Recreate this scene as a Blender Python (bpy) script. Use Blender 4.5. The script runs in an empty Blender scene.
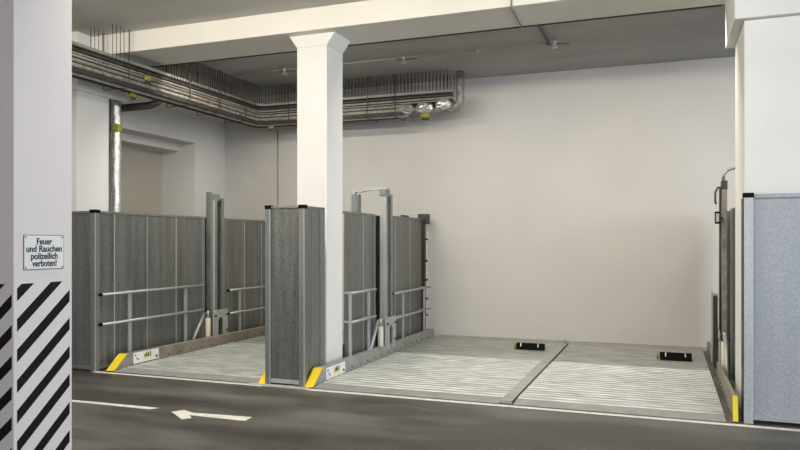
import bpy, bmesh, math, random
from mathutils import Vector, Matrix
random.seed(7)
sc = bpy.context.scene
C = sc.collection
PI = math.pi

# ------------------------------------------------------------------ materials
def nodes(name, rough=.7, metal=0.):
    m = bpy.data.materials.new(name); m.use_nodes = True
    nt = m.node_tree; b = nt.nodes['Principled BSDF']
    b.inputs['Roughness'].default_value = rough; b.inputs['Metallic'].default_value = metal
    return m, nt, b
def ramp(nt, src, stops):
    r = nt.nodes.new('ShaderNodeValToRGB'); nt.links.new(src, r.inputs[0])
    e = r.color_ramp.elements
    while len(e) < len(stops): e.new(.5)
    for k, (p, c) in enumerate(stops):
        e[k].position = p; e[k].color = (c[0], c[1], c[2], 1)
    return r.outputs[0]
def coord(nt, scale=(1,1,1)):
    g = nt.nodes.new('ShaderNodeNewGeometry'); mp = nt.nodes.new('ShaderNodeMapping')
    mp.inputs['Scale'].default_value = scale
    nt.links.new(g.outputs['Position'], mp.inputs[0]); return mp.outputs[0]
def noise(nt, vec, scale, detail=4, rough=.55):
    n = nt.nodes.new('ShaderNodeTexNoise'); n.inputs['Scale'].default_value = scale
    n.inputs['Detail'].default_value = detail; n.inputs['Roughness'].default_value = rough
    nt.links.new(vec, n.inputs['Vector']); return n.outputs['Fac']
def bump(nt, b, src, strength, dist=.01):
    n = nt.nodes.new('ShaderNodeBump'); n.inputs['Strength'].default_value = strength
    n.inputs['Distance'].default_value = dist
    nt.links.new(src, n.inputs['Height']); nt.links.new(n.outputs[0], b.inputs['Normal'])
def mottled(name, c1, c2, scale=3, rough=.8, metal=0., stretch=(1,1,1), bstr=0, bscale=None, lo=.3, hi=.7):
    m, nt, b = nodes(name, rough, metal)
    v = coord(nt, stretch); n = noise(nt, v, scale)
    nt.links.new(ramp(nt, n, [(lo, c1), (hi, c2)]), b.inputs['Base Color'])
    if bstr: bump(nt, b, noise(nt, v, bscale or scale*8), bstr)
    return m
def plain(name, c, rough=.6, metal=0.):
    m, nt, b = nodes(name, rough, metal); b.inputs['Base Color'].default_value = (*c, 1); return m

M = {}
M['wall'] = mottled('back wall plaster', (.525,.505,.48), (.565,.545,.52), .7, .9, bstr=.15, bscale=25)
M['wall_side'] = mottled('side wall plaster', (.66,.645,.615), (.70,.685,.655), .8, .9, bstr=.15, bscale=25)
M['niche'] = mottled('shaded niche plaster', (.45,.42,.345), (.51,.475,.40), .8, .9)  # shade inside the recess is put into this browner plaster colour
M['cream'] = mottled('cream masonry paint', (.72,.69,.62), (.77,.74,.67), 1.1, .8, bstr=.1, bscale=30)
M['column'] = mottled('white masonry paint', (.69,.68,.655), (.74,.73,.705), 1.3, .75, bstr=.1, bscale=30)
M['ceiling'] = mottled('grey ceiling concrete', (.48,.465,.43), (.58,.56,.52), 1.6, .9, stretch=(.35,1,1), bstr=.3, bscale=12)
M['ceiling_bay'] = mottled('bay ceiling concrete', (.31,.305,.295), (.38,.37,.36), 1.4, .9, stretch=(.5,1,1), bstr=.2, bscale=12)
M['dark_strip'] = plain('dark strip', (.03,.03,.03), .9)

# worn asphalt
m, nt, b = nodes('asphalt', .5)
v = coord(nt); big = noise(nt, coord(nt, (.5,1.4,1)), .9, 5, .6); fine = noise(nt, v, 40, 3)
mx = nt.nodes.new('ShaderNodeMath'); mx.operation = 'MULTIPLY_ADD'; mx.inputs[1].default_value = .22
nt.links.new(fine, mx.inputs[0]); nt.links.new(big, mx.inputs[2])
nt.links.new(ramp(nt, mx.outputs[0], [(.40, (.034,.031,.027)), (.58, (.072,.067,.061)), (.74, (.145,.139,.130))]), b.inputs['Base Color'])
nt.links.new(ramp(nt, big, [(.3, (.38,)*3), (.7, (.62,)*3)]), b.inputs['Roughness'])
bump(nt, b, fine, .15, .004)
M['asphalt'] = m

# galvanised sheet: spangle plus streaks running down
def galv(name, c1, c2, rough=.42, metal=.55, spang=95, streak=1.):
    m, nt, b = nodes(name, rough, metal)
    v = coord(nt)
    vo = nt.nodes.new('ShaderNodeTexVoronoi'); vo.inputs['Scale'].default_value = spang
    nt.links.new(v, vo.inputs['Vector'])
    sx = noise(nt, coord(nt, (6,6,.35)), 1.6, 4)
    bw = nt.nodes.new('ShaderNodeSeparateColor'); nt.links.new(vo.outputs['Color'], bw.inputs[0])
    a = nt.nodes.new('ShaderNodeMath'); a.operation = 'MULTIPLY_ADD'; a.inputs[1].default_value = .35
    nt.links.new(bw.outputs[0], a.inputs[0])
    s2 = nt.nodes.new('ShaderNodeMath'); s2.operation = 'MULTIPLY'; s2.inputs[1].default_value = .8*streak
    nt.links.new(sx, s2.inputs[0]); nt.links.new(s2.outputs[0], a.inputs[2])
    nt.links.new(ramp(nt, a.outputs[0], [(.28, c1), (.78, c2)]), b.inputs['Base Color'])
    nt.links.new(ramp(nt, a.outputs[0], [(.2, (rough-.1,)*3), (.8, (rough+.14,)*3)]), b.inputs['Roughness'])
    return m
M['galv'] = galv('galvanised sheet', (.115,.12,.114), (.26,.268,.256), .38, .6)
M['galv_daylit'] = galv('daylit galvanised sheet', (.33,.345,.37), (.60,.62,.655), .5, .3, 110, .35)  # lit copy of the sheet: daylight brightness and blue put into the colour
M['galv_post'] = galv('galvanised profile', (.40,.42,.42), (.55,.57,.57), .42, .5, 80)
M['post_grey'] = galv('dull galvanised profile', (.17,.18,.18), (.26,.27,.27), .45, .5, 80)
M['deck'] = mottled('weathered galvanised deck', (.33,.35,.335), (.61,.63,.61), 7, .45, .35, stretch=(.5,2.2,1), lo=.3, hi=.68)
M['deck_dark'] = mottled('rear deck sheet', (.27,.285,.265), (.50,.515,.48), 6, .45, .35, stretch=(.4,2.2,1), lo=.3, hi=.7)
M['kerb'] = mottled('dusty grey steel', (.27,.275,.27), (.36,.36,.355), 5, .6, .2)
M['kerb_brown'] = mottled('dusty brown steel', (.20,.175,.14), (.30,.265,.22), 5, .65, .15)
M['divider'] = mottled('beige grey flange', (.33,.32,.29), (.42,.41,.38), 5, .6, .15)
M['rail'] = plain('zinc rail', (.44,.46,.46), .42, .45)
M['steel'] = mottled('mast steel', (.20,.215,.21), (.33,.345,.34), 9, .4, .6, stretch=(1,1,.2))
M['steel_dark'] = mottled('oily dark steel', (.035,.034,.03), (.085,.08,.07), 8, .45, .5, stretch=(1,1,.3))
M['steel_light'] = plain('bright mast face', (.46,.48,.47), .4, .4)
M['cyl'] = plain('cream cylinder paint', (.60,.53,.40), .45)
M['cyl_grey'] = plain('pale grey cylinder paint', (.56,.56,.52), .45)
M['black'] = plain('black rubber', (.004,.004,.004), .85)
M['black'].node_tree.nodes['Principled BSDF'].inputs['Specular IOR Level'].default_value = .15
M['yellow'] = plain('safety yellow', (.85,.62,.02), .5)
M['white_paint'] = mottled('road paint', (.62,.60,.54), (.85,.83,.77), 14, .7)
M['plate'] = plain('white plate', (.80,.80,.78), .4)
M['plate_yellow'] = plain('pale yellow field', (.78,.74,.36), .4)
M['ink'] = plain('black print', (.012,.012,.015), .5)
M['ink_violet'] = plain('violet print', (.28,.22,.38), .5)
M['sign_edge'] = plain('brown enamel edge', (.16,.09,.09), .4)
M['pipe_dark'] = mottled('dark pipe lagging', (.030,.028,.024), (.085,.078,.066), 9, .55, .2)
M['pipe_brown'] = mottled('dusty lagging', (.17,.145,.115), (.33,.30,.26), 9, .6, .1, bstr=.5, bscale=40)
M['pipe_grey'] = mottled('grey pipe', (.22,.21,.18), (.34,.33,.30), 6, .65, .05)
M['pipe_lag'] = mottled('beige dusty lagging', (.11,.095,.075), (.42,.39,.34), 17, .6, .1, bstr=.6, bscale=40)
M['foil_dull'] = mottled('dull foil', (.13,.12,.10), (.42,.40,.37), 16, .65, .15, bstr=.8, bscale=40)
M['foil'] = mottled('crumpled foil', (.45,.44,.41), (.80,.79,.76), 22, .3, .8, bstr=1, bscale=45)
M['rod'] = plain('hanger steel', (.06,.048,.04), .6, .3)
M['yellow_tag'] = plain('yellow marker band', (.28,.25,.04), .6)
M['panel_back'] = mottled('dark sheet', (.045,.04,.033), (.10,.09,.078), 6, .5, .3, stretch=(3,3,.3))
M['concrete_light'] = mottled('light concrete screed', (.40,.38,.34), (.55,.53,.48), 8, .85)

# pillar with painted hazard stripes
m, nt, b = nodes('striped pillar paint', .6)
g = nt.nodes.new('ShaderNodeNewGeometry'); sp = nt.nodes.new('ShaderNodeSeparateXYZ')
nt.links.new(g.outputs['Position'], sp.inputs[0])
def mth(op, a, bb=None):
    n = nt.nodes.new('ShaderNodeMath'); n.operation = op
    for k, q in enumerate((a, bb)):
        if q is None: continue
        if isinstance(q, (int, float)): n.inputs[k].default_value = q
        else: nt.links.new(q, n.inputs[k])
    return n.outputs[0]
t = mth('ADD', sp.outputs[0], sp.outputs[1])
w = mth('SUBTRACT', sp.outputs[2], mth('MULTIPLY', t, .845))
w = mth('FRACT', mth('DIVIDE', mth('SUBTRACT', w, 1.221+.845*.58-.045-2.14), .214))
st = mth('LESS_THAN', w, .42)
st = mth('MULTIPLY', st, mth('LESS_THAN', sp.outputs[2], 1.505))
# keep the corner arris and the far edge white
onside = mth('GREATER_THAN', sp.outputs[0], -4.262)
edge = mth('MULTIPLY', mth('GREATER_THAN', sp.outputs[1], 3.662), mth('LESS_THAN', sp.outputs[1], 4.128))
edge = mth('ADD', mth('MULTIPLY', onside, edge), mth('MULTIPLY', mth('SUBTRACT', 1., onside), mth('LESS_THAN', sp.outputs[0], -4.268)))
st = mth('MULTIPLY', st, edge)
mix = nt.nodes.new('ShaderNodeMix'); mix.data_type = 'RGBA'
nt.links.new(st, mix.inputs['Factor'])
mix.inputs['A'].default_value = (.73,.68,.665,1); mix.inputs['B'].default_value = (.008,.006,.006,1)
b.inputs['Specular IOR Level'].default_value = .25
nt.links.new(mix.outputs['Result'], b.inputs['Base Color'])
bump(nt, b, noise(nt, coord(nt), 30), .1)
M['striped'] = m

# ------------------------------------------------------------------ mesh helpers
class MB:
    def __init__(s): s.bm = bmesh.new()
    def box(s, x0, x1, y0, y1, z0, z1):
        vs = [s.bm.verts.new(p) for p in ((x0,y0,z0),(x1,y0,z0),(x1,y1,z0),(x0,y1,z0),(x0,y0,z1),(x1,y0,z1),(x1,y1,z1),(x0,y1,z1))]
        for f in ((3,2,1,0),(4,5,6,7),(0,1,5,4),(1,2,6,5),(2,3,7,6),(3,0,4,7)): s.bm.faces.new([vs[i] for i in f])
        return s
    def prism(s, pts, a, e, axis):
        """polygon of 2-D points extruded from a to e along axis (x, y or z)"""
        def P(p, t):
            return {'x': (t, p[0], p[1]), 'y': (p[0], t, p[1]), 'z': (p[0], p[1], t)}[axis]
        A = [s.bm.verts.new(P(p, a)) for p in pts]; B = [s.bm.verts.new(P(p, e)) for p in pts]
        n = len(pts)
        s.bm.faces.new(A[::-1]); s.bm.faces.new(B)
        for i in range(n): s.bm.faces.new((A[i], A[(i+1)%n], B[(i+1)%n], B[i]))
        return s
    def tube(s, path, r, n=12):
        """round tube swept along a path with rounded corners"""
        path = [Vector(p) for p in path]
        rings = []
        up = None
        for i, p in enumerate(path):
            if i == 0: d = path[1]-p
            elif i == len(path)-1: d = p-path[i-1]
            else: d = (path[i+1]-p).normalized()+(p-path[i-1]).normalized()
            d.normalize()
            if up is None:
                up = Vector((0,0,1)) if abs(d.z) < .9 else Vector((1,0,0))
            a = d.cross(up); 
            if a.length < 1e-4: a = d.cross(Vector((0,1,0)))
            a.normalize(); u2 = a.cross(d).normalized(); up = u2
            rr = r(i) if callable(r) else r
            rings.append([s.bm.verts.new(p+a*rr*math.cos(2*PI*k/n)+u2*rr*math.sin(2*PI*k/n)) for k in range(n)])
        for A, B in zip(rings, rings[1:]):
            for k in range(n):
                f = s.bm.faces.new((A[k], A[(k+1)%n], B[(k+1)%n], B[k])); f.smooth = True
        s.bm.faces.new(rings[0][::-1]); s.bm.faces.new(rings[-1])
        return s
    def build(s, name, mat, parent=None, bevel=0.):
        bm = s.bm
        bmesh.ops.recalc_face_normals(bm, faces=bm.faces)
        if parent is None:
            xs = [v.co.x for v in bm.verts]; ys = [v.co.y for v in bm.verts]; zs = [v.co.z for v in bm.verts]
            org = Vector(((min(xs)+max(xs))/2, (min(ys)+max(ys))/2, min(zs)))
        else:
            org = Vector((0,0,0)); q = parent
            while q is not None: org += q.location; q = q.parent
        bmesh.ops.translate(bm, verts=bm.verts, vec=-org)
        me = bpy.data.meshes.new(name); bm.to_mesh(me); bm.free()
        me.materials.append(M[mat]); o = bpy.data.objects.new(name, me); C.objects.link(o)
        if parent is None: o.location = org
        else: o.parent = parent
        if bevel:
            md = o.modifiers.new('edge', 'BEVEL'); md.width = bevel; md.segments = 2; md.limit_method = 'ANGLE'; md.angle_limit = .6
        return o
def box(name, mat, parent, *a, bevel=0.): return MB().box(*a).build(name, mat, parent, bevel)
def tag(o, label, cat, group=None):
    o['label'] = label; o['category'] = cat
    if group: o['group'] = group
    return o
def struct(o): o['kind'] = 'structure'; return o
def thing(name, label, cat, loc, group=None):
    o = bpy.data.objects.new(name, None); C.objects.link(o); o.location = loc; o.empty_display_size = .2
    return tag(o, label, cat, group)
def arc(c, r, a0, a1, u, v, n=6):
    c = Vector(c); u = Vector(u); v = Vector(v)
    return [c+u*r*math.cos(a0+(a1-a0)*k/n)+v*r*math.sin(a0+(a1-a0)*k/n) for k in range(n+1)]

# ------------------------------------------------------------------ room shell
YB = 12.65; ZC = 4.907; ZR = 4.82
XL = -8.75
struct(box('floor', 'asphalt', None, -16, 14, -6, YB+.3, -.3, 0))
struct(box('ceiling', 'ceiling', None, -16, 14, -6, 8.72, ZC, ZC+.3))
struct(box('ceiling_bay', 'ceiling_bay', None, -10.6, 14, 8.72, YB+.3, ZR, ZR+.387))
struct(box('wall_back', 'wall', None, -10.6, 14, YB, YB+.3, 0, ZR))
struct(box('baseboard_back', 'divider', None, -4.0, .9, YB-.02, YB, .0, .06))
# left wall with a walled-up niche under a stepped lintel
mb = MB()
mb.box(XL-.8, XL, 7.9, 9.3, 0, ZR)
mb.box(XL-.8, XL, 11.64, YB, 0, ZR)
mb.box(XL-.8, XL, 9.3, 11.64, 4.06, ZR)
mb.box(XL-.8, XL+.02, 9.3, 11.68, 3.76, 4.06)
mb.box(XL-.8, XL-.38, 9.3, 11.64, 3.62, 3.76)
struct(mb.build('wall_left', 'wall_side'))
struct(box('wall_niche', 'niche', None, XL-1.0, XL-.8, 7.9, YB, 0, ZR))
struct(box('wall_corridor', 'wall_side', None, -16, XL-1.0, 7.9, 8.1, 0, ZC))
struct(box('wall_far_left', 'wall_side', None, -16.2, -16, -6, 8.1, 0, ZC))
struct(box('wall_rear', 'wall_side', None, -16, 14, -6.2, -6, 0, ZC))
# far right wall with a wide gateway open to daylight
mb = MB(); mb.box(14, 14.2, -6, -3.5, 0, ZC); mb.box(14, 14.2, 5.5, YB, 0, ZC); mb.box(14, 14.2, -3.5, 5.5, 4.2, ZC)
struct(mb.build('wall_right', 'wall_side'))
# main concrete beam over the bays
struct(box('trim_beam', 'cream', None, -8.75, 14, 8.31, 9.13, 4.606, ZC, bevel=.01))
struct(box('trim_beam_strip', 'dark_strip', None, -8.75, .62, 9.13, 9.17, 4.60, ZR))  # thin dark strip along the back edge of the beam

# ------------------------------------------------------------------ columns
t = thing('striped_pillar', 'white square pillar in the left foreground with diagonal black hazard stripes', 'pillar', (-4.51,3.89,0))
box('shaft', 'striped', t, -4.77, -4.25, 3.636, 4.15, 0, ZC, bevel=.004)
col = thing('concrete_column', 'cream freestanding column with flared capital rising behind the middle metal enclosure', 'column', (-4.475,8.72,0))
box('shaft', 'column', col, -4.7, -4.25, 8.47, 8.97, 0, 4.44, bevel=.008)
MB().prism([(-4.7,4.44),(-4.25,4.44),(-4.13,4.606),(-4.82,4.606)], 8.47, 8.97, 'y').build('capital', 'column', col, .004)
col = thing('concrete_column', 'white column at the right edge, behind the bright metal enclosure, with a projecting block on top', 'column', (1.2,8.5,0))
box('shaft', 'column', col, .75, 1.75, 8.0, 9.0, 0, 4.075, bevel=.008)
box('capital', 'column', col, .655, 2.2, 7.93, 9.12, 4.075, ZC-.002, bevel=.008)
col = thing('concrete_column', 'pale pilaster with a block head on the left wall beside the foil-wrapped downpipe', 'column', (-8.4,8.4,0))
box('shaft', 'wall_side', col, -8.75, -8.12, 8.02, 8.70, 0, 4.04, bevel=.006)
MB().box(-8.75, -8.12, 8.02, 8.3, 4.04, ZC).box(-8.75, -8.08, 8.0, 9.0, 4.04, 4.6).build('capital', 'wall_side', col, .006)

# ------------------------------------------------------------------ warning sign on the pillar
t = thing('warning_sign', 'small white square warning sign with four lines of black text on the striped pillar', 'sign', (-4.25,3.888,1.6))
box('sign_edge', 'sign_edge', t, -4.249, -4.243, 3.711, 4.066, 1.600, 1.852, bevel=.004)
box('plate', 'plate', t, -4.247, -4.2415, 3.716, 4.061, 1.605, 1.847, bevel=.0015)
def text_mesh(body, size, width):
    cu = bpy.data.curves.new('txt', 'FONT'); cu.body = body; cu.size = size; cu.align_x = 'CENTER'; cu.offset = .0016
    cu.extrude = .0006
    o = bpy.data.objects.new('txt', cu); C.objects.link(o)
    bpy.context.view_layer.update()
    me = bpy.data.meshes.new_from_object(o.evaluated_get(bpy.context.evaluated_depsgraph_get()))
    bpy.data.objects.remove(o)
    xs = [v.co.x for v in me.vertices]; s = width/(max(xs)-min(xs)); c = (max(xs)+min(xs))/2
    for v in me.vertices: v.co.x = (v.co.x-c)*s
    return me
for k, (s_, wd) in enumerate((('Feuer', .135), ('und Rauchen', .315), ('polizeilich', .235), ('verboten!', .215))):
    me = text_mesh(s_, .064, wd)
    me.transform(Matrix(((0,0,1,0),(1,0,0,0),(0,1,0,0),(0,0,0,1))))
    me.materials.append(M['ink'])
    o = bpy.data.objects.new('lettering', me); C.objects.link(o); o.parent = t
    o.location = (.0095, .0, .183-.053*k)
for y, z in ((3.727,1.836),(4.05,1.836),(3.727,1.616),(4.05,1.616)):
    MB().tube([(-4.243,y,z),(-4.2385,y,z)], .006, 8).build('screw', 'sign_edge', t)

# ------------------------------------------------------------------ painted marks and screed on the floor
def flat(pts, name, mat, label, cat, h=.004, grp=None):
    return tag(MB().prism(pts, 0., h, 'z').build(name, mat), label, cat, grp)
flat([(-7.42,7.60),(-4.72,7.60),(-4.72,7.665),(-7.42,7.665)], 'edge_line', 'white_paint', 'thin white painted line across the mouth of the single left parking bay', 'line')
flat([(-4.10,7.60),(4.5,7.60),(4.5,7.67),(-4.10,7.67)], 'edge_line', 'white_paint', 'thin white painted line in front of the wide double parking bay', 'line')
flat([(-7.2,6.06),(-6.06,6.12),(-5.20,6.13),(-5.14,6.21),(-6.06,6.19),(-7.2,6.13)], 'lane_line', 'white_paint', 'short white lane line on the asphalt left of the arrow', 'line')
flat([(-4.90,6.12),(-4.60,5.90),(-4.54,5.98),(-4.63,6.07),(-3.96,6.07),(-3.98,6.22),(-4.66,6.16),(-4.82,6.23)], 'lane_arrow', 'white_paint', 'white painted arrow on the asphalt pointing to the left', 'arrow')
struct(MB().prism([(-4.95,7.62),(-4.05,7.62),(-4.12,7.72),(-4.9,7.72)], 0, .012, 'z').build('trim_screed', 'concrete_light'))

# ------------------------------------------------------------------ corrugated parking decks
def deck(name, label, x0, x1, cat='parking platform', grp='parking lift platforms'):
    t = thing(name, label, cat, ((x0+x1)/2, 10.1, 0), grp)
    def corr(y0, y1, base, period, amp, slope=0.):
        prof = []
        n = int((y1-y0)/period); p = (y1-y0)/n
        for k in range(n):
            y = y0+k*p
            for fy, fz in ((0,0),(.22,0),(.36,1),(.86,1)):
                prof.append((y+fy*p, base+fz*amp+slope*(y-y0)))
        prof.append((y1, base+slope*(y1-y0)))
        bm = MB(); V = []
        for xx in (x0, x1):
            V.append([[bm.bm.verts.new((xx, y, z)) for y, z in prof], [bm.bm.verts.new((xx, y, z-.012)) for y, z in prof]])
        for i in range(len(prof)-1):
            bm.bm.faces.new((V[0][0][i], V[1][0][i], V[1][0][i+1], V[0][0][i+1]))
            bm.bm.faces.new((V[0][1][i+1], V[1][1][i+1], V[1][1][i], V[0][1][i]))
            for s in (0,1): bm.bm.faces.new((V[s][0][i], V[s][0][i+1], V[s][1][i+1], V[s][1][i]))
        for e in (0, -1): bm.bm.faces.new((V[0][0][e], V[0][1][e], V[1][1][e], V[1][0][e]))
        return bm
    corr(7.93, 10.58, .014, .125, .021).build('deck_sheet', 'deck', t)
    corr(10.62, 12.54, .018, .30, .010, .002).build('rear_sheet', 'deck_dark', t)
    MB().prism([(7.70,.004),(7.93,.004),(7.93,.030),(7.70,.012)], x0, x1, 'x').build('entry_plate', 'kerb', t)
    box('cross_joint', 'dark_strip', t, x0, x1, 10.585, 10.615, .004, .026)
    box('rear_beam', 'divider', t, x0, x1, 12.55, 12.60, .002, .045, bevel=.005)
    return t
deck('parking_platform', 'corrugated metal platform of the single bay on the far left', -7.15, -4.83)
deck('parking_platform', 'corrugated metal platform between the middle side beam and the beige centre divider', -4.05, -1.735)
deck('parking_platform', 'corrugated metal platform right of the beige centre divider', -1.575, .56)
t = thing('platform_divider', 'flat beige steel strip dividing the two platforms of the wide bay', 'divider beam', (-1.67,10.1,0))
box('flange', 'divider', t, -1.73, -1.60, 7.74, 12.52, .002, .040, bevel=.004)
box('side_gap', 'dark_strip', t, -1.60, -1.578, 7.80, 12.52, .002, .030)
MB().tube([(-1.64,12.46,.040),(-1.64,12.46,.11)], .025, 10).build('end_pin', 'divider', t)

# wheel stops
def wheel_stop(label, x0, x1, y):
    t = thing('wheel_stop', label, 'wheel stop', ((x0+x1)/2, y, .03), 'black wheel stops')
    MB().prism([(y-.07,.030),(y+.10,.030),(y+.07,.130),(y-.03,.130)], x0, x1, 'x').build('block', 'black', t, .008)
    for fx in (.19, .80):
        x = x0+(x1-x0)*fx
        MB().prism([(y-.078,.085),(y-.055,.135),(y+.02,.142),(y-.04,.142),(y-.062,.135)], x-.008, x+.008, 'x').build('clip', 'steel_light', t)
    MB().tube([(x0-.03,y,.03),(x0-.03,y,.12)], .012, 8).build('bolt', 'yellow_tag', t)
wheel_stop('black wheel stop on the platform left of the divider', -2.32, -1.86, 11.60)
wheel_stop('black wheel stop on the right-hand platform near the back wall', -.09, .36, 11.37)

# ------------------------------------------------------------------ side beams (kerbs) of the platforms
def side_beam(label, x0, x1, face, mat, h0=.205, h1=.175, plate=None, yend=12.55, front=7.72, sl=.24):
    t = thing('side_beam', label, 'side beam', ((x0+x1)/2, 10.1, .0))
    MB().prism([(front,.012),(yend,.012),(yend,h1),(front+sl,h0)], x0, x1, 'x').build('beam', mat, t, .006)
    s = 1 if face > 0 else -1
    xf = x1 if s > 0 else x0
    # yellow painted slanting end shoe
    MB().prism([(front-.012,.012),(front+.04,.012),(front+sl+.045,h0+.006),(front+sl-.012,h0+.006)], min(x0,x1)-.004, max(x0,x1)+.004, 'x').build('end_marker', 'yellow', t, .004)
    k = 0
    for i in range(14):
        y = front+.9+i*.27
        MB().tube([(xf-.002*s, y, .075),(xf+.010*s, y, .075)], .011, 8).build('rivet', 'steel_dark', t)
    if plate:
        y0, y1, z0, z1 = plate
        pl = box('maker_plate', 'plate', t, xf-.001, xf+.004, y0, y1, z0, z1, bevel=.001)
        w = y1-y0; hh = z1-z0
        box('colour_field', 'plate_yellow', pl, xf+.003, xf+.0052, y0+.38*w, y0+.72*w, z0+.25*hh, z1-.12*hh)
        q = MB()
        for a, c in ((.42,.30),(.49,.46),(.555,.40),(.63,.46)):      # worn, no longer legible letters
            q.box(xf+.0045, xf+.0062, y0+a*w, y0+(a+.035)*w, z0+.42*hh, z0+(.42+c)*hh)
        q.box(xf+.0045, xf+.0062, y0+.44*w, y0+.60*w, z0+.58*hh, z0+.66*hh)
        q.build('worn_lettering', 'ink', pl)
        for a_, b_, c_, d_ in ((.04,.10,.66,.86),(.13,.22,.28,.40),(.10,.15,.42,.56)):
            box('side_print', 'ink_violet', pl, xf+.003, xf+.0055, y0+a_*w, y0+b_*w, z0+c_*hh, z0+d_*hh)
        q = MB()
        q.box(xf+.003, xf+.0055, y0+.87*w, y0+.94*w, z0+.22*hh, z0+.42*hh)
        q.build('corner_mark', 'ink', pl)
    return t
side_beam('dusty brown side beam with yellow end at the left wall of the single bay', -7.28, -7.17, 1, 'kerb_brown', plate=(8.12,8.66,.045,.20))
side_beam('grey side beam with yellow end and white plate, right of the middle metal enclosure', -4.17, -4.07, 1, 'kerb', plate=(8.10,8.66,.03,.185))
side_beam('side beam with yellow end partly hidden behind the left edge of the middle enclosure', -4.83, -4.74, -1, 'kerb')
side_beam('narrow side beam with yellow end at the foot of the right column', .628, .668, -1, 'kerb_brown', sl=.03, h0=.25, front=7.74)

# ------------------------------------------------------------------ sheet metal screens
def post(t, x, y, z1, w=.08, mat='post_grey', cap=True, z0=.0):
    p = box('post', mat, t, x-w/2, x+w/2, y-w/2, y+w/2, z0, z1, bevel=.004)
    if mat == 'post_grey': box('edge_trim', 'rail', p, x+w/2-.008, x+w/2+.003, y-w/2-.003, y-w/2+.008, z0+.02, z1-.04)
    if cap: box('cap', 'black', p, x-w/2-.006, x+w/2+.006, y-w/2-.006, y+w/2+.006, z1-.035, z1+.012, bevel=.003)
    return p
def sheet_y(t, x, ys, z0, z1, mat='galv', th=.012, s=1):
    """sheets side by side in a plane of constant x, with folded joints"""
    for a, e in zip(ys, ys[1:]):
        mb = MB(); mb.box(x-th, x, a+.006, e-.006, z0, z1)
        mb.build('panel', mat, t)
    for y in ys[1:-1]:
        mb = MB(); mb.prism([(x-.02, y-.010),(x+s*.005, y-.006),(x+s*.005, y+.006),(x-.02, y+.010)], z0, z1, 'z')
        mb.build('joint_strip', 'galv_post', t)
def guard_rail(t, x, ya, yb, zt, zl, stanch, xp, plugs='ab'):
    for z in (zt, zl):
        r = MB().tube([(x, ya, z),(x, yb, z)], .019, 10).build('guard_rail', 'rail', t)
        for y, d, q in ((ya,-1,'a'),(yb,1,'b')):
            if q not in plugs: continue
            MB().tube([(x, y-d*.01, z),(x, y+d*.03, z)], .024, 10).build('end_plug', 'black', r)
    for y in stanch:
        box('stanchion', 'rail', t, x-.045, x-.018, y-.03, y+.03, .10, zt+.02, bevel=.004)
        for z in (zt, zl): box('bracket', 'rail', t, xp, x-.02, y-.02, y+.02, z-.015, z+.015)
PH = 2.23
# left bay
XS = -7.42
t = thing('metal_screen', 'long galvanised sheet screen with guard rails along the left wall of the single bay', 'metal screen', (XS,10,0))
sheet_y(t, XS, [7.73,8.02,8.70,9.38,10.05], .05, PH)
sheet_y(t, XS, [10.72,11.35,11.95,12.5], .05, PH-.01)
post(t, XS-.03, 7.68, PH+.01, .09)
box('top_rail', 'post_grey', t, XS-.035, XS+.012, 7.73, 10.08, PH-.03, PH+.005, bevel=.003)
box('top_rail', 'post_grey', t, XS-.035, XS+.012, 10.69, 12.5, PH-.04, PH-.005, bevel=.003)
box('bottom_rail', 'post_grey', t, XS-.035, XS+.014, 7.73, 12.5, .02, .06, bevel=.003)
box('corner_post', 'post_grey', t, XS-.05, XS+.02, 10.05, 10.12, .02, PH, bevel=.004)
box('corner_post', 'post_grey', t, XS-.05, XS+.02, 10.66, 10.73, .02, PH, bevel=.004)
box('recess_shade', 'steel_dark', t, XS-.16, XS-.14, 10.05, 10.73, .02, PH)  # dark sheet added to stand for the shade behind the mast
guard_rail(t, XS+.10, 7.66, 10.0, 1.07, .655, (8.25,9.53), XS)
guard_rail(t, XS+.10, 10.70, 12.45, .935, .52, (11.1,12.2), XS)
t = thing('metal_screen', 'short dark front screen beside the striped pillar, closing the far left corner', 'metal screen', (-8.1,7.66,0))
box('panel', 'galv', t, -8.9, XS-.082, 7.655, 7.667, .05, PH)
box('top_rail', 'post_grey', t, -8.9, XS-.082, 7.64, 7.68, PH-.03, PH+.005, bevel=.003)
box('bottom_rail', 'post_grey', t, -8.9, XS-.082, 7.64, 7.68, .02, .07, bevel=.003)
box('stiffener', 'galv_post', t, -8.35, -8.30, 7.64, 7.668, .05, PH, bevel=.003)

# middle enclosure round the column foot
t = thing('metal_enclosure', 'free-standing grey sheet metal enclosure boxed round the foot of the cream column', 'enclosure', (-4.45,8.0,0))
ZE = 2.25
box('panel', 'galv_mid' if 'galv_mid' in M else 'galv', t, -4.66, -4.23, 7.735, 7.747, .06, ZE-.01)
box('panel', 'galv', t, -4.212, -4.200, 7.77, 8.19, .06, ZE-.01)
box('panel', 'galv', t, -4.712, -4.700, 7.77, 8.19, .06, ZE-.01)
post(t, -4.695, 7.74, ZE, .07)
post(t, -4.21, 7.735, ZE, .075)
box('end_post', 'post_grey', t, -4.235, -4.19, 8.18, 8.30, .03, ZE-.01, bevel=.004)
box('end_post', 'post_grey', t, -4.73, -4.685, 8.18, 8.30, .03, ZE-.01, bevel=.004)
box('top_rail', 'post_grey', t, -4.66, -4.25, 7.72, 7.76, ZE-.03, ZE, bevel=.003)
box('top_rail', 'post_grey', t, -4.23, -4.19, 7.77, 8.30, ZE-.03, ZE, bevel=.003)
box('bottom_rail', 'galv_post', t, -4.66, -4.25, 7.72, 7.76, .03, .08, bevel=.003)
box('bottom_rail', 'galv_post', t, -4.23, -4.19, 7.77, 8.18, .03, .08, bevel=.003)

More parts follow.
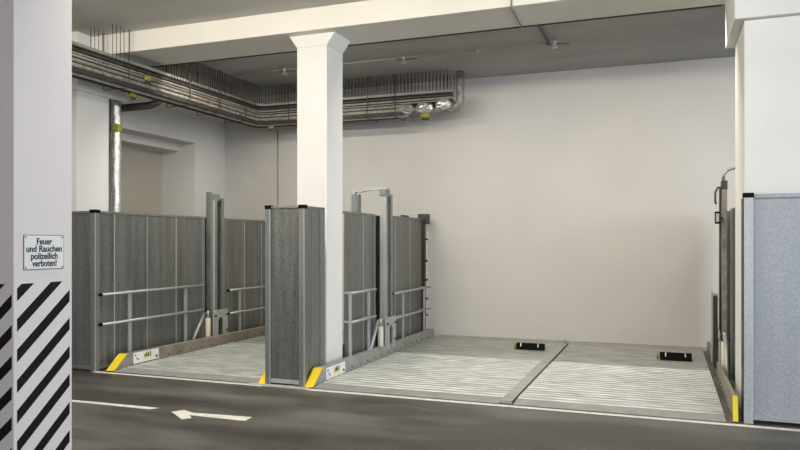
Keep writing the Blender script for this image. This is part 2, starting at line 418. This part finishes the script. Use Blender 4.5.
# screen between the bays, behind the column
XM = -4.24
t = thing('metal_screen', 'dark galvanised screen with guard rails running back from the cream column to the rear wall', 'metal screen', (XM,10.8,0))
sheet_y(t, XM, [9.02,9.66,10.06], .05, PH)
sheet_y(t, XM, [10.66,11.0,11.72,12.38], .05, PH)
box('corner_post', 'post_grey', t, XM-.05, XM+.02, 10.04, 10.10, .02, PH, bevel=.004)
box('corner_post', 'post_grey', t, XM-.05, XM+.02, 10.60, 10.66, .02, PH, bevel=.004)
box('recess_shade', 'steel_dark', t, XM-.16, XM-.14, 10.04, 10.66, .02, PH)  # dark backing that stands for shade in the mast gap
box('top_rail', 'post_grey', t, XM-.035, XM+.012, 9.0, 10.06, PH-.03, PH+.005, bevel=.003)
box('top_rail', 'post_grey', t, XM-.035, XM+.012, 10.64, 12.42, PH-.03, PH+.005, bevel=.003)
box('bottom_rail', 'post_grey', t, XM-.035, XM+.014, 9.0, 12.42, .02, .06, bevel=.003)
e = box('end_post', 'steel_dark', t, XM-.04, XM+.05, 12.38, 12.46, .02, PH, bevel=.004)
for z in (.45,.75,1.1,1.45,1.85): MB().tube([(XM+.04,12.41,z),(XM+.10,12.41,z)], .02, 8).build('bolt', 'steel_dark', e)
MB().box(XM-.08, XM+.12, 12.36, 12.48, PH+.0, PH+.09).box(XM+.07, XM+.12, 12.36, 12.48, PH-.10, PH).build('top_bracket', 'steel_dark', t, .006)
box('top_clip', 'steel_dark', t, XM-.04, XM+.02, 11.35, 11.62, PH, PH+.035, bevel=.003)
guard_rail(t, XM+.12, 8.975, 9.86, 1.085, .675, (9.01,9.66), XM, '')
guard_rail(t, XM+.12, 10.58, 12.5, .965, .56, (11.13,12.24), XM, 'a')

# right side screen seen edge-on behind the right column
XR = .80
t = thing('metal_screen', 'dark screen seen almost edge-on between the right column and the rear wall', 'metal screen', (XR,10.8,0))
sheet_y(t, XR+.012, [9.1,10.0], .05, PH, 'panel_back', s=-1)
sheet_y(t, XR+.012, [10.7,11.6,12.45], .05, PH, 'panel_back', s=-1)
box('corner_post', 'post_grey', t, XR-.02, XR+.05, 9.98, 10.05, .02, PH, bevel=.004)
box('corner_post', 'post_grey', t, XR-.02, XR+.05, 10.66, 10.73, .02, PH, bevel=.004)
box('recess_shade', 'steel_dark', t, XR+.10, XR+.12, 10.0, 10.7, .02, PH)  # same dark stand-in for shade behind the right mast
for z in (.96, .55):
    MB().tube([(XR-.08,10.8,z),(XR-.08,12.45,z)], .019, 10).build('guard_rail', 'rail', t)
for y in (11.2,12.2): box('stanchion', 'rail', t, XR-.062, XR-.035, y-.03, y+.03, .1, .98, bevel=.004)

# bright front enclosure at the right edge
t = thing('metal_enclosure', 'galvanised enclosure, bright and bluish from daylight, at the right edge below the white column', 'enclosure', (1.6,7.78,0))
ZF = 2.275
box('panel', 'galv_daylit', t, .81, 3.4, 7.765, 7.777, .06, ZF-.01)
p = box('post', 'galv_post', t, .722, .806, 7.73, 7.81, 0, ZF, bevel=.004)
box('cap', 'black', p, .716, .812, 7.724, 7.816, ZF-.035, ZF+.012, bevel=.003)
box('post_side_shade', 'steel_dark', t, .716, .726, 7.74, 7.93, .02, ZF-.04)  # dark strip added for the shading on the post's left side
box('top_rail', 'galv_daylit', t, .81, 3.4, 7.745, 7.79, ZF-.04, ZF, bevel=.003)
box('bottom_rail', 'galv_daylit', t, .81, 3.4, 7.745, 7.79, .04, .10, bevel=.003)
box('panel', 'galv', t, .745, .757, 7.81, 7.985, .06, ZF-.03)

# ------------------------------------------------------------------ lift masts
def mast(t, x, y, zt, s, cyl='cyl', m1='steel_light', m2='steel', w=.05):
    """s = side the bay lies on (+1: bay towards +x)"""
    r = box('guide_rail', m1, t, x-w, x+w, y-.14, y-.05, .0, zt, bevel=.006)
    box('wear_strip', 'steel', r, x+s*w-.006, x+s*w+.006, y-.125, y-.065, .1, zt-.05)
    box('guide_web', 'steel_dark', t, x-.055, x-.005, y-.05, y+.10, .0, zt-.06)
    r2 = box('guide_rail', m2, t, x-w, x+w-.01, y+.10, y+.17, .0, zt-.05, bevel=.006)
    box('head_plate', m2, t, x-w-.01, x+w+.005, y-.15, y+.02, zt-.10, zt+.012, bevel=.006)
    box('chain', 'steel_dark', t, x-.005, x+.015, y+.0, y+.03, .3, zt-.12)
    MB().tube([(x, y+.05, zt-.12),(x+s*.03, y+.05, zt-.12)], .05, 16).build('sprocket', 'steel_dark', t)
    # carriage plate with rounded cut-out
    pts = [(y-.20,.12),(y-.20,.56),(y-.14,.62),(y+.22,.62),(y+.22,.12),(y+.08,.12),(y+.08,.40)]
    pts += [(y+.01+.07*math.cos(a), .40+.09*math.sin(a)) for a in [PI*k/6 for k in range(1,6)]]
    pts += [(y-.06,.40),(y-.06,.12)]
    xx = sorted((x+s*.056, x+s*.078))
    c = MB().prism(pts, xx[0], xx[1], 'x').build('carriage_plate', 'galv_post', t)
    for yy, zz in ((y-.15,.52),(y+.17,.52),(y+.17,.25)): MB().tube([(x+s*.07,yy,zz),(x+s*.10,yy,zz)], .018, 8).build('bolt', 'steel_dark', c)
    cx = x+.01*s
    MB().tube([(cx, y-.27, .02),(cx, y-.27, .10),(cx, y-.27, .12),(cx, y-.27, .50)], .045, 16).build('lift_cylinder', cyl, t)
    MB().tube([(cx, y-.27, .50),(cx, y-.27, .62)], .022, 12).build('piston_rod', 'steel_light', t)
    MB().tube([(cx, y-.74, .08),(cx, y-.36, .60)], .024, 8).build('brace', 'rail', t)
t = thing('lift_mast', 'grey double-rail lift mast at the left wall of the single bay', 'lift mast', (-7.36,10.4,0))
mast(t, -7.36, 10.40, 2.62, 1)
box('side_channel', 'steel', t, -7.36-.08, -7.36+.02, 10.2, 10.26, 0, 2.66, bevel=.005)
t = thing('lift_mast', 'tall lift mast with a goal-shaped cross bar right of the cream column', 'lift mast', (-4.14,10.35,0))
mast(t, -4.14, 10.35, 2.62, 1, 'cyl_grey')
box('far_upright', 'steel', t, -4.70, -4.58, 10.24, 10.36, 0, 2.56, bevel=.006)
box('far_rail', 'steel_light', t, -4.73, -4.70, 10.26, 10.45, 0, 2.52, bevel=.004)
pts = [(-4.72,2.55),(-4.72,2.625),(-4.66,2.645),(-4.56,2.630),(-4.46,2.645),(-4.28,2.655),(-4.10,2.66),(-4.10,2.625),(-4.28,2.62),(-4.46,2.612),(-4.56,2.59),(-4.64,2.60),(-4.66,2.55)]
MB().prism(pts, 10.26, 10.34, 'y').build('cross_bar', 'galv_post', t)
t = thing('lift_mast', 'dark lift mast beside the right column with a small control box', 'lift mast', (.73,10.35,0))
mast(t, .725, 10.35, 2.60, -1, 'cyl', 'pipe_brown', 'steel_dark', .03)
cb = box('control_box', 'black', t, .60, .66, 10.10, 10.16, 2.04, 2.20, bevel=.004)
box('control_face', 'galv_post', cb, .612, .650, 10.095, 10.10, 2.065, 2.175)
box('control_arm', 'steel_dark', t, .64, .70, 10.12, 10.24, 2.10, 2.13)
MB().tube([(.62,10.2,2.30),(.61,10.2,2.34),(.61,10.2,2.46),(.64,10.2,2.52),(.68,10.2,2.52)], .014, 8).build('hose', 'steel_dark', t)
box('lift_bracket', 'steel_dark', t, .59, .64, 10.22, 10.40, .12, 1.08, bevel=.005)
box('bracket_bar', 'rail', t, .565, .578, 10.24, 10.30, .20, 1.16, bevel=.003)
MB().tube([(.71,10.3,2.60),(.72,10.3,2.70),(.77,10.3,2.76),(.84,10.3,2.78),(1.1,10.3,2.78)], .02, 8).build('cross_bar', 'steel', t)
MB().tube([(.66,10.2,.55),(.645,10.2,.55)], .07, 16).build('pulley', 'rail', t)

# ------------------------------------------------------------------ pipes
Y0 = 2.5
def bend_run(xp, z, xe, r, R=.18, extra=None):
    """runs along the left wall in +y, turns and runs along the back wall in +x"""
    yb = YB-(xp-XL)+.55
    c = Vector((xp+R, yb-R, z))
    path = [(xp, Y0, z)]+[(xp, y, z) for y in (5,7,9,11)]
    path += arc(c, R, PI, PI/2, (1,0,0), (0,1,0), 6)
    path += [(xp+R+.3, yb, z),(xe, yb, z)]
    if extra: path += extra(xe, yb)
    return path
def up_end(zt, R=.16):
    def f(xe, yb):
        z = f.z
        return [Vector((xe+R*math.sin(a), yb, z+R-R*math.cos(a))) for a in [PI/2*k/6 for k in range(1,7)]]+[(xe+R, yb, zt)]
    return f
pipes = [  # x, z, radius, material, end x, words
 (-7.40, 4.455, .026, 'pipe_grey', -3.50, 'thin grey pipe, highest and foremost of the bundle under the ceiling', None),
 (-7.53, 4.440, .040, 'pipe_dark', -3.55, 'dark lagged pipe behind the topmost grey pipe of the bundle', None),
 (-7.67, 4.450, .040, 'pipe_dark', -3.57, 'dark lagged pipe nearest the left wall, upper level of the bundle', None),
 (-7.41, 4.385, .020, 'pipe_dark', -3.50, 'thin black pipe just under the topmost grey pipe of the bundle', None),
 (-7.41, 4.335, .020, 'pipe_brown', -3.50, 'thin brown pipe between two black ones in the upper bundle', None),
 (-7.56, 4.310, .040, 'pipe_dark', -3.55, 'dark lagged pipe deep in the middle of the bundle', None),
 (-7.71, 4.320, .045, 'pipe_brown', -3.57, 'brown dusty lagged pipe in the middle of the bundle near the wall', None),
 (-7.38, 4.285, .010, 'pipe_grey', -3.65, 'very thin grey conduit on the front of the pipe bundle', None),
 (-7.39, 4.235, .026, 'pipe_brown', -4.3, 'dusty brown pipe just below the very thin grey conduit', None),
 (-7.40, 4.170, .030, 'pipe_lag', -4.2, 'mottled beige lagged pipe low at the front of the bundle', None),
 (-7.41, 4.108, .022, 'pipe_dark', -4.4, 'thin dark pipe below the mottled beige one at the front of the bundle', None),
 (-7.63, 4.190, .075, 'foil_dull', -3.58, 'thick silvery foil-wrapped pipe at the bottom of the bundle turning up at its right end', 'up'),
 (-7.50, 4.085, .026, 'pipe_grey', -4.35, 'grey pipe lowest in the bundle', None),
 (-7.62, 4.075, .018, 'pipe_dark', -4.6, 'thin black pipe along the underside of the bundle', None)]
for x, z, r, mat, xe, words, up in pipes:
    ex = None
    if up: ex = up_end(4.80); ex.z = z
    p = bend_run(x, z, xe, r, extra=ex)
    tag(MB().tube(p, r, 14).build('ceiling_pipe', mat), words, 'pipe', 'pipe bundle under the ceiling')
# hangers: U-shaped rods carrying the bundle
proto = None
HG = 'pipe hangers along the bundle'
def hanger(w, z0, zt, r):
    return MB().tube([(-w,0,zt),(-w,0,z0),(-w+.001,0,z0-.02),(w-.001,0,z0-.02),(w,0,z0),(w,0,zt)], r, 6)
def hang_row(lst, zb, zt, label, r=.0062, w=.20):
    pr = None
    for (x, y, rz) in lst:
        if pr is None: pr = hanger(w, 0, zt-zb, r).build('pipe_hanger', 'rod'); o = pr
        else: o = pr.copy(); C.objects.link(o)
        o.location = (x, y, zb); o.rotation_euler = (0,0,rz)
        tag(o, label, 'pipe hanger', HG)
XH, YH = -7.57, 12.04
ZH = 4.40
hang_row([(XH, 7.93+.075*k, 0) for k in range(4)], ZH, ZC, 'thin dark rod hanger of the left-wall pipe run, in front of the cream beam', .0045)
hang_row([(XH, 9.22+.068*k, 0) for k in range(40)], ZH, ZR, 'thin dark rod hanger of the left-wall pipe run, behind the cream beam')
hang_row([(-7.25+.068*k, YH, PI/2) for k in range(55)], ZH, ZR, 'thin dark rod hanger of the pipe run along the back wall')
hang_row([(XH, y, 0) for y in (8.22,)], 4.05, ZC, 'long rod hanger carrying the whole bundle in front of the cream beam', .007, .235)
hang_row([(XH, y, 0) for y in (9.63,10.45,11.27)], 4.05, ZR, 'long rod hanger carrying the whole bundle on the left-wall run', .008, .235)
hang_row([(x, YH, PI/2) for x in (-6.73,-5.91,-5.09,-4.55)], 4.05, ZR, 'long rod hanger carrying the whole bundle along the back wall', .008, .235)
# valves and markers
def valve(x, y, z, label, ax='y', s=1.):
    t = thing('pipe_valve', label, 'valve', (x,y,z), 'valves and markers on the pipes')
    d = Vector((0,1,0)) if ax == 'y' else Vector((1,0,0))
    c = Vector((x,y,z))
    pr = [(-.12,.04),(-.11,.075),(-.06,.06),(-.02,.085),(.02,.085),(.06,.06),(.11,.075),(.12,.04)]
    rr = [q[1]*s for q in pr]
    MB().tube([c+d*q[0]*s for q in pr], lambda i: rr[i], 12).build('valve_body', 'yellow_tag', t)
    MB().tube([c, c+Vector((.0,0,-.10*s))], .018, 8).build('stem', 'steel_dark', t)
    MB().tube([c+Vector((-.0,0,-.10*s))-d*.09*s, c+Vector((0,0,-.10*s))+d*.09*s], .016, 8).build('handle', 'steel_dark', t)
valve(-7.33, 8.62, 4.27, 'yellow valve on the front of the pipes above the left-wall downpipe', s=.5)
valve(-7.62, 8.62, 4.05, 'yellow valve hanging below the pipes at the head of the downpipe', s=.55)
valve(-7.2, 11.95, 4.03, 'small yellow valve at the inner corner where the pipes turn', ax='x', s=.45)
valve(-4.05, 12.02, 4.08, 'yellow valve below the foil-wrapped fittings near the right end of the pipes', ax='x', s=.7)
for k, (x, z, s, lb) in enumerate(((-4.42,4.20,1.0,'crumpled foil lagging lump, leftmost near the right end of the pipes'),(-4.05,4.2,1.0,'crumpled foil lagging lump above the yellow valve at the right pipe end'),(-3.68,4.24,.95,'crumpled foil lagging lump next to the upturned foil pipe'))):
    mb = MB(); bmesh.ops.create_icosphere(mb.bm, subdivisions=3, radius=.10*s)
    for v in mb.bm.verts:
        n = v.co.normalized(); v.co = n*(.085*s+.030*random.random()*s); v.co.x *= 1.6; v.co += Vector((x,11.93,z))
    tag(mb.build('foil_lagging', 'foil'), lb, 'pipe lagging', 'foil lagging lumps')
# downpipe
t = thing('downpipe', 'vertical silvery foil-wrapped downpipe on the left wall with yellow bands', 'pipe', (-8.18,8.86,0))
path = [(-8.17,8.87,.0)]
for k in range(1,41): path.append((-8.17+random.uniform(-.006,.006), 8.87+random.uniform(-.006,.006), 4.03*k/40))
rad = [.078+random.uniform(-.006,.006) for _ in path]
MB().tube(path, lambda i: rad[i], 14).build('pipe_run', 'foil', t)
for z in (3.60,):
    MB().tube([(-8.17,8.87,z-.05),(-8.17,8.87,z+.05)], .093, 14).build('band', 'yellow_tag', t)
    for a_ in (-8.29, -8.09): box('tag', 'yellow_tag', t, a_-.025, a_+.025, 8.78, 8.84, z-.06, z+.06)
MB().tube([(-8.10,8.66,.0),(-8.10,8.66,2.0),(-8.10,8.66,4.03)], .012, 8).build('cable', 'steel_dark', t)
tag(MB().tube([(-7.63,9.25,4.13),(-7.66,9.22,4.05),(-7.8,9.2,4.0),(-8.3,9.2,4.0),(-8.75,9.2,4.0)], .06, 14).build('branch_pipe', 'pipe_dark'), 'dark lagged branch pipe going from the bundle into the wall beside the pilaster block', 'pipe')
# conduit on the rear wall
tag(MB().tube([(-7.46,YB-.012,.0),(-7.46,YB-.012,4.1)], .011, 8).build('wall_conduit', 'pipe_grey'), 'thin vertical conduit on the rear wall left of the cream column', 'conduit')
# sprinkler line
t = thing('sprinkler_line', 'thin grey sprinkler pipe running under the ceiling behind the beam', 'sprinkler pipe', (-1.64,10.6,ZR))
MB().tube([(-7.2,10.66,ZR-.05),(-4,10.63,ZR-.05),(-1.55,10.6,ZR-.05)], .014, 8).build('branch_pipe', 'pipe_grey', t)
MB().tube([(-1.64,9.17,ZR-.04),(-1.64,10.6,ZR-.05)], .022, 8).build('feed_pipe', 'pipe_dark', t)
for x, y in ((-1.55,10.6),(-3.95,10.63),(-6.15,10.65),(-2.72,10.61)):
    big = x != -2.72
    h = MB().tube([(x,y,ZR-.02),(x,y,ZR-.09)], .028 if big else .018, 10).build('sprinkler_body', 'rail', t)
    if big:
        MB().tube([(x,y,ZR-.13),(x,y,ZR-.138)], .045, 12).build('deflector', 'rail', h)
        for q in (-1, 1): MB().tube([(x+q*.025,y,ZR-.09),(x+q*.02,y,ZR-.13)], .005, 6).build('frame_arm', 'rail', h)
        MB().tube([(x-.13,y,ZR-.075),(x+.22,y,ZR-.085)], .007, 6).build('tie_bar', 'steel_dark', h)
tag(MB().tube([(-1.72,8.295,4.93-.03),(-1.72,8.295,4.60),(-1.73,8.32,4.592),(-1.76,9.2,4.592)], .010, 8).build('beam_cable', 'pipe_brown'), 'thin cable dropping over the cream beam and crossing its underside', 'cable')

# ------------------------------------------------------------------ light
def area(name, loc, rot, sx, sy, power, col):
    l = bpy.data.lights.new(name, 'AREA'); l.shape = 'RECTANGLE'; l.size = sx; l.size_y = sy; l.energy = power; l.color = col
    o = bpy.data.objects.new(name, l); C.objects.link(o); o.location = loc; o.rotation_euler = rot
    return o
WARM = (1.,.925,.79)
for x, p in ((-12,15),(-7.0,70),(-4.4,95),(-1.2,85),(3.2,18),(7,12)):
    area('aisle_lamp', (x,4.6,4.6), (math.radians(42),0,0), 1.5, .3, p*.92, WARM)
for x in (-10,-5.5,-1,4):
    area('aisle_lamp', (x,.5,4.72), (0,0,0), 1.5, .3, 22, WARM)
# added fill lights hidden behind the beam to brighten the bays
for x in (-6.1,-4.9,-1.5,-.2,2.6,6.0):
    area('bay_fill', (x,9.27,4.78), (math.radians(8),0,0), 1.5, .12, 38, (1.,.945,.84))
# daylight through the gateway on the right and the vehicle entrance
area('gateway_daylight', (12.5,1.5,2.3), (0,math.radians(90),0), 3.8, 7.0, 560, (.72,.83,1.))
area('entrance_daylight', (8.0,-5.9,2.1), (math.radians(90),0,0), 6.0, 3.8, 400, (.74,.84,1.))
area('rear_fill', (-5.0,-5.9,2.4), (math.radians(90),0,0), 16.0, 3.4, 50, (.97,.97,1.))  # added broad soft fill from behind the camera, no real opening there
w = bpy.data.worlds.new('world'); sc.world = w; w.use_nodes = True
bg = w.node_tree.nodes['Background']; bg.inputs[0].default_value = (.75,.85,1,1); bg.inputs[1].default_value = 1.0

# ------------------------------------------------------------------ camera
cd = bpy.data.cameras.new('camera'); cam = bpy.data.objects.new('camera', cd); C.objects.link(cam)
cam.location = (0,0,1.8); cam.rotation_euler = (PI/2, 0, math.radians(20.7))
cd.sensor_width = 36; cd.lens = 36*704/800; cd.shift_y = (242-225)/800; cd.clip_start = .05
sc.camera = cam
vs = sc.view_settings; vs.view_transform = 'Standard'; vs.look = 'None'; vs.gamma = 1; vs.use_curve_mapping = False
vs.exposure = 0.45
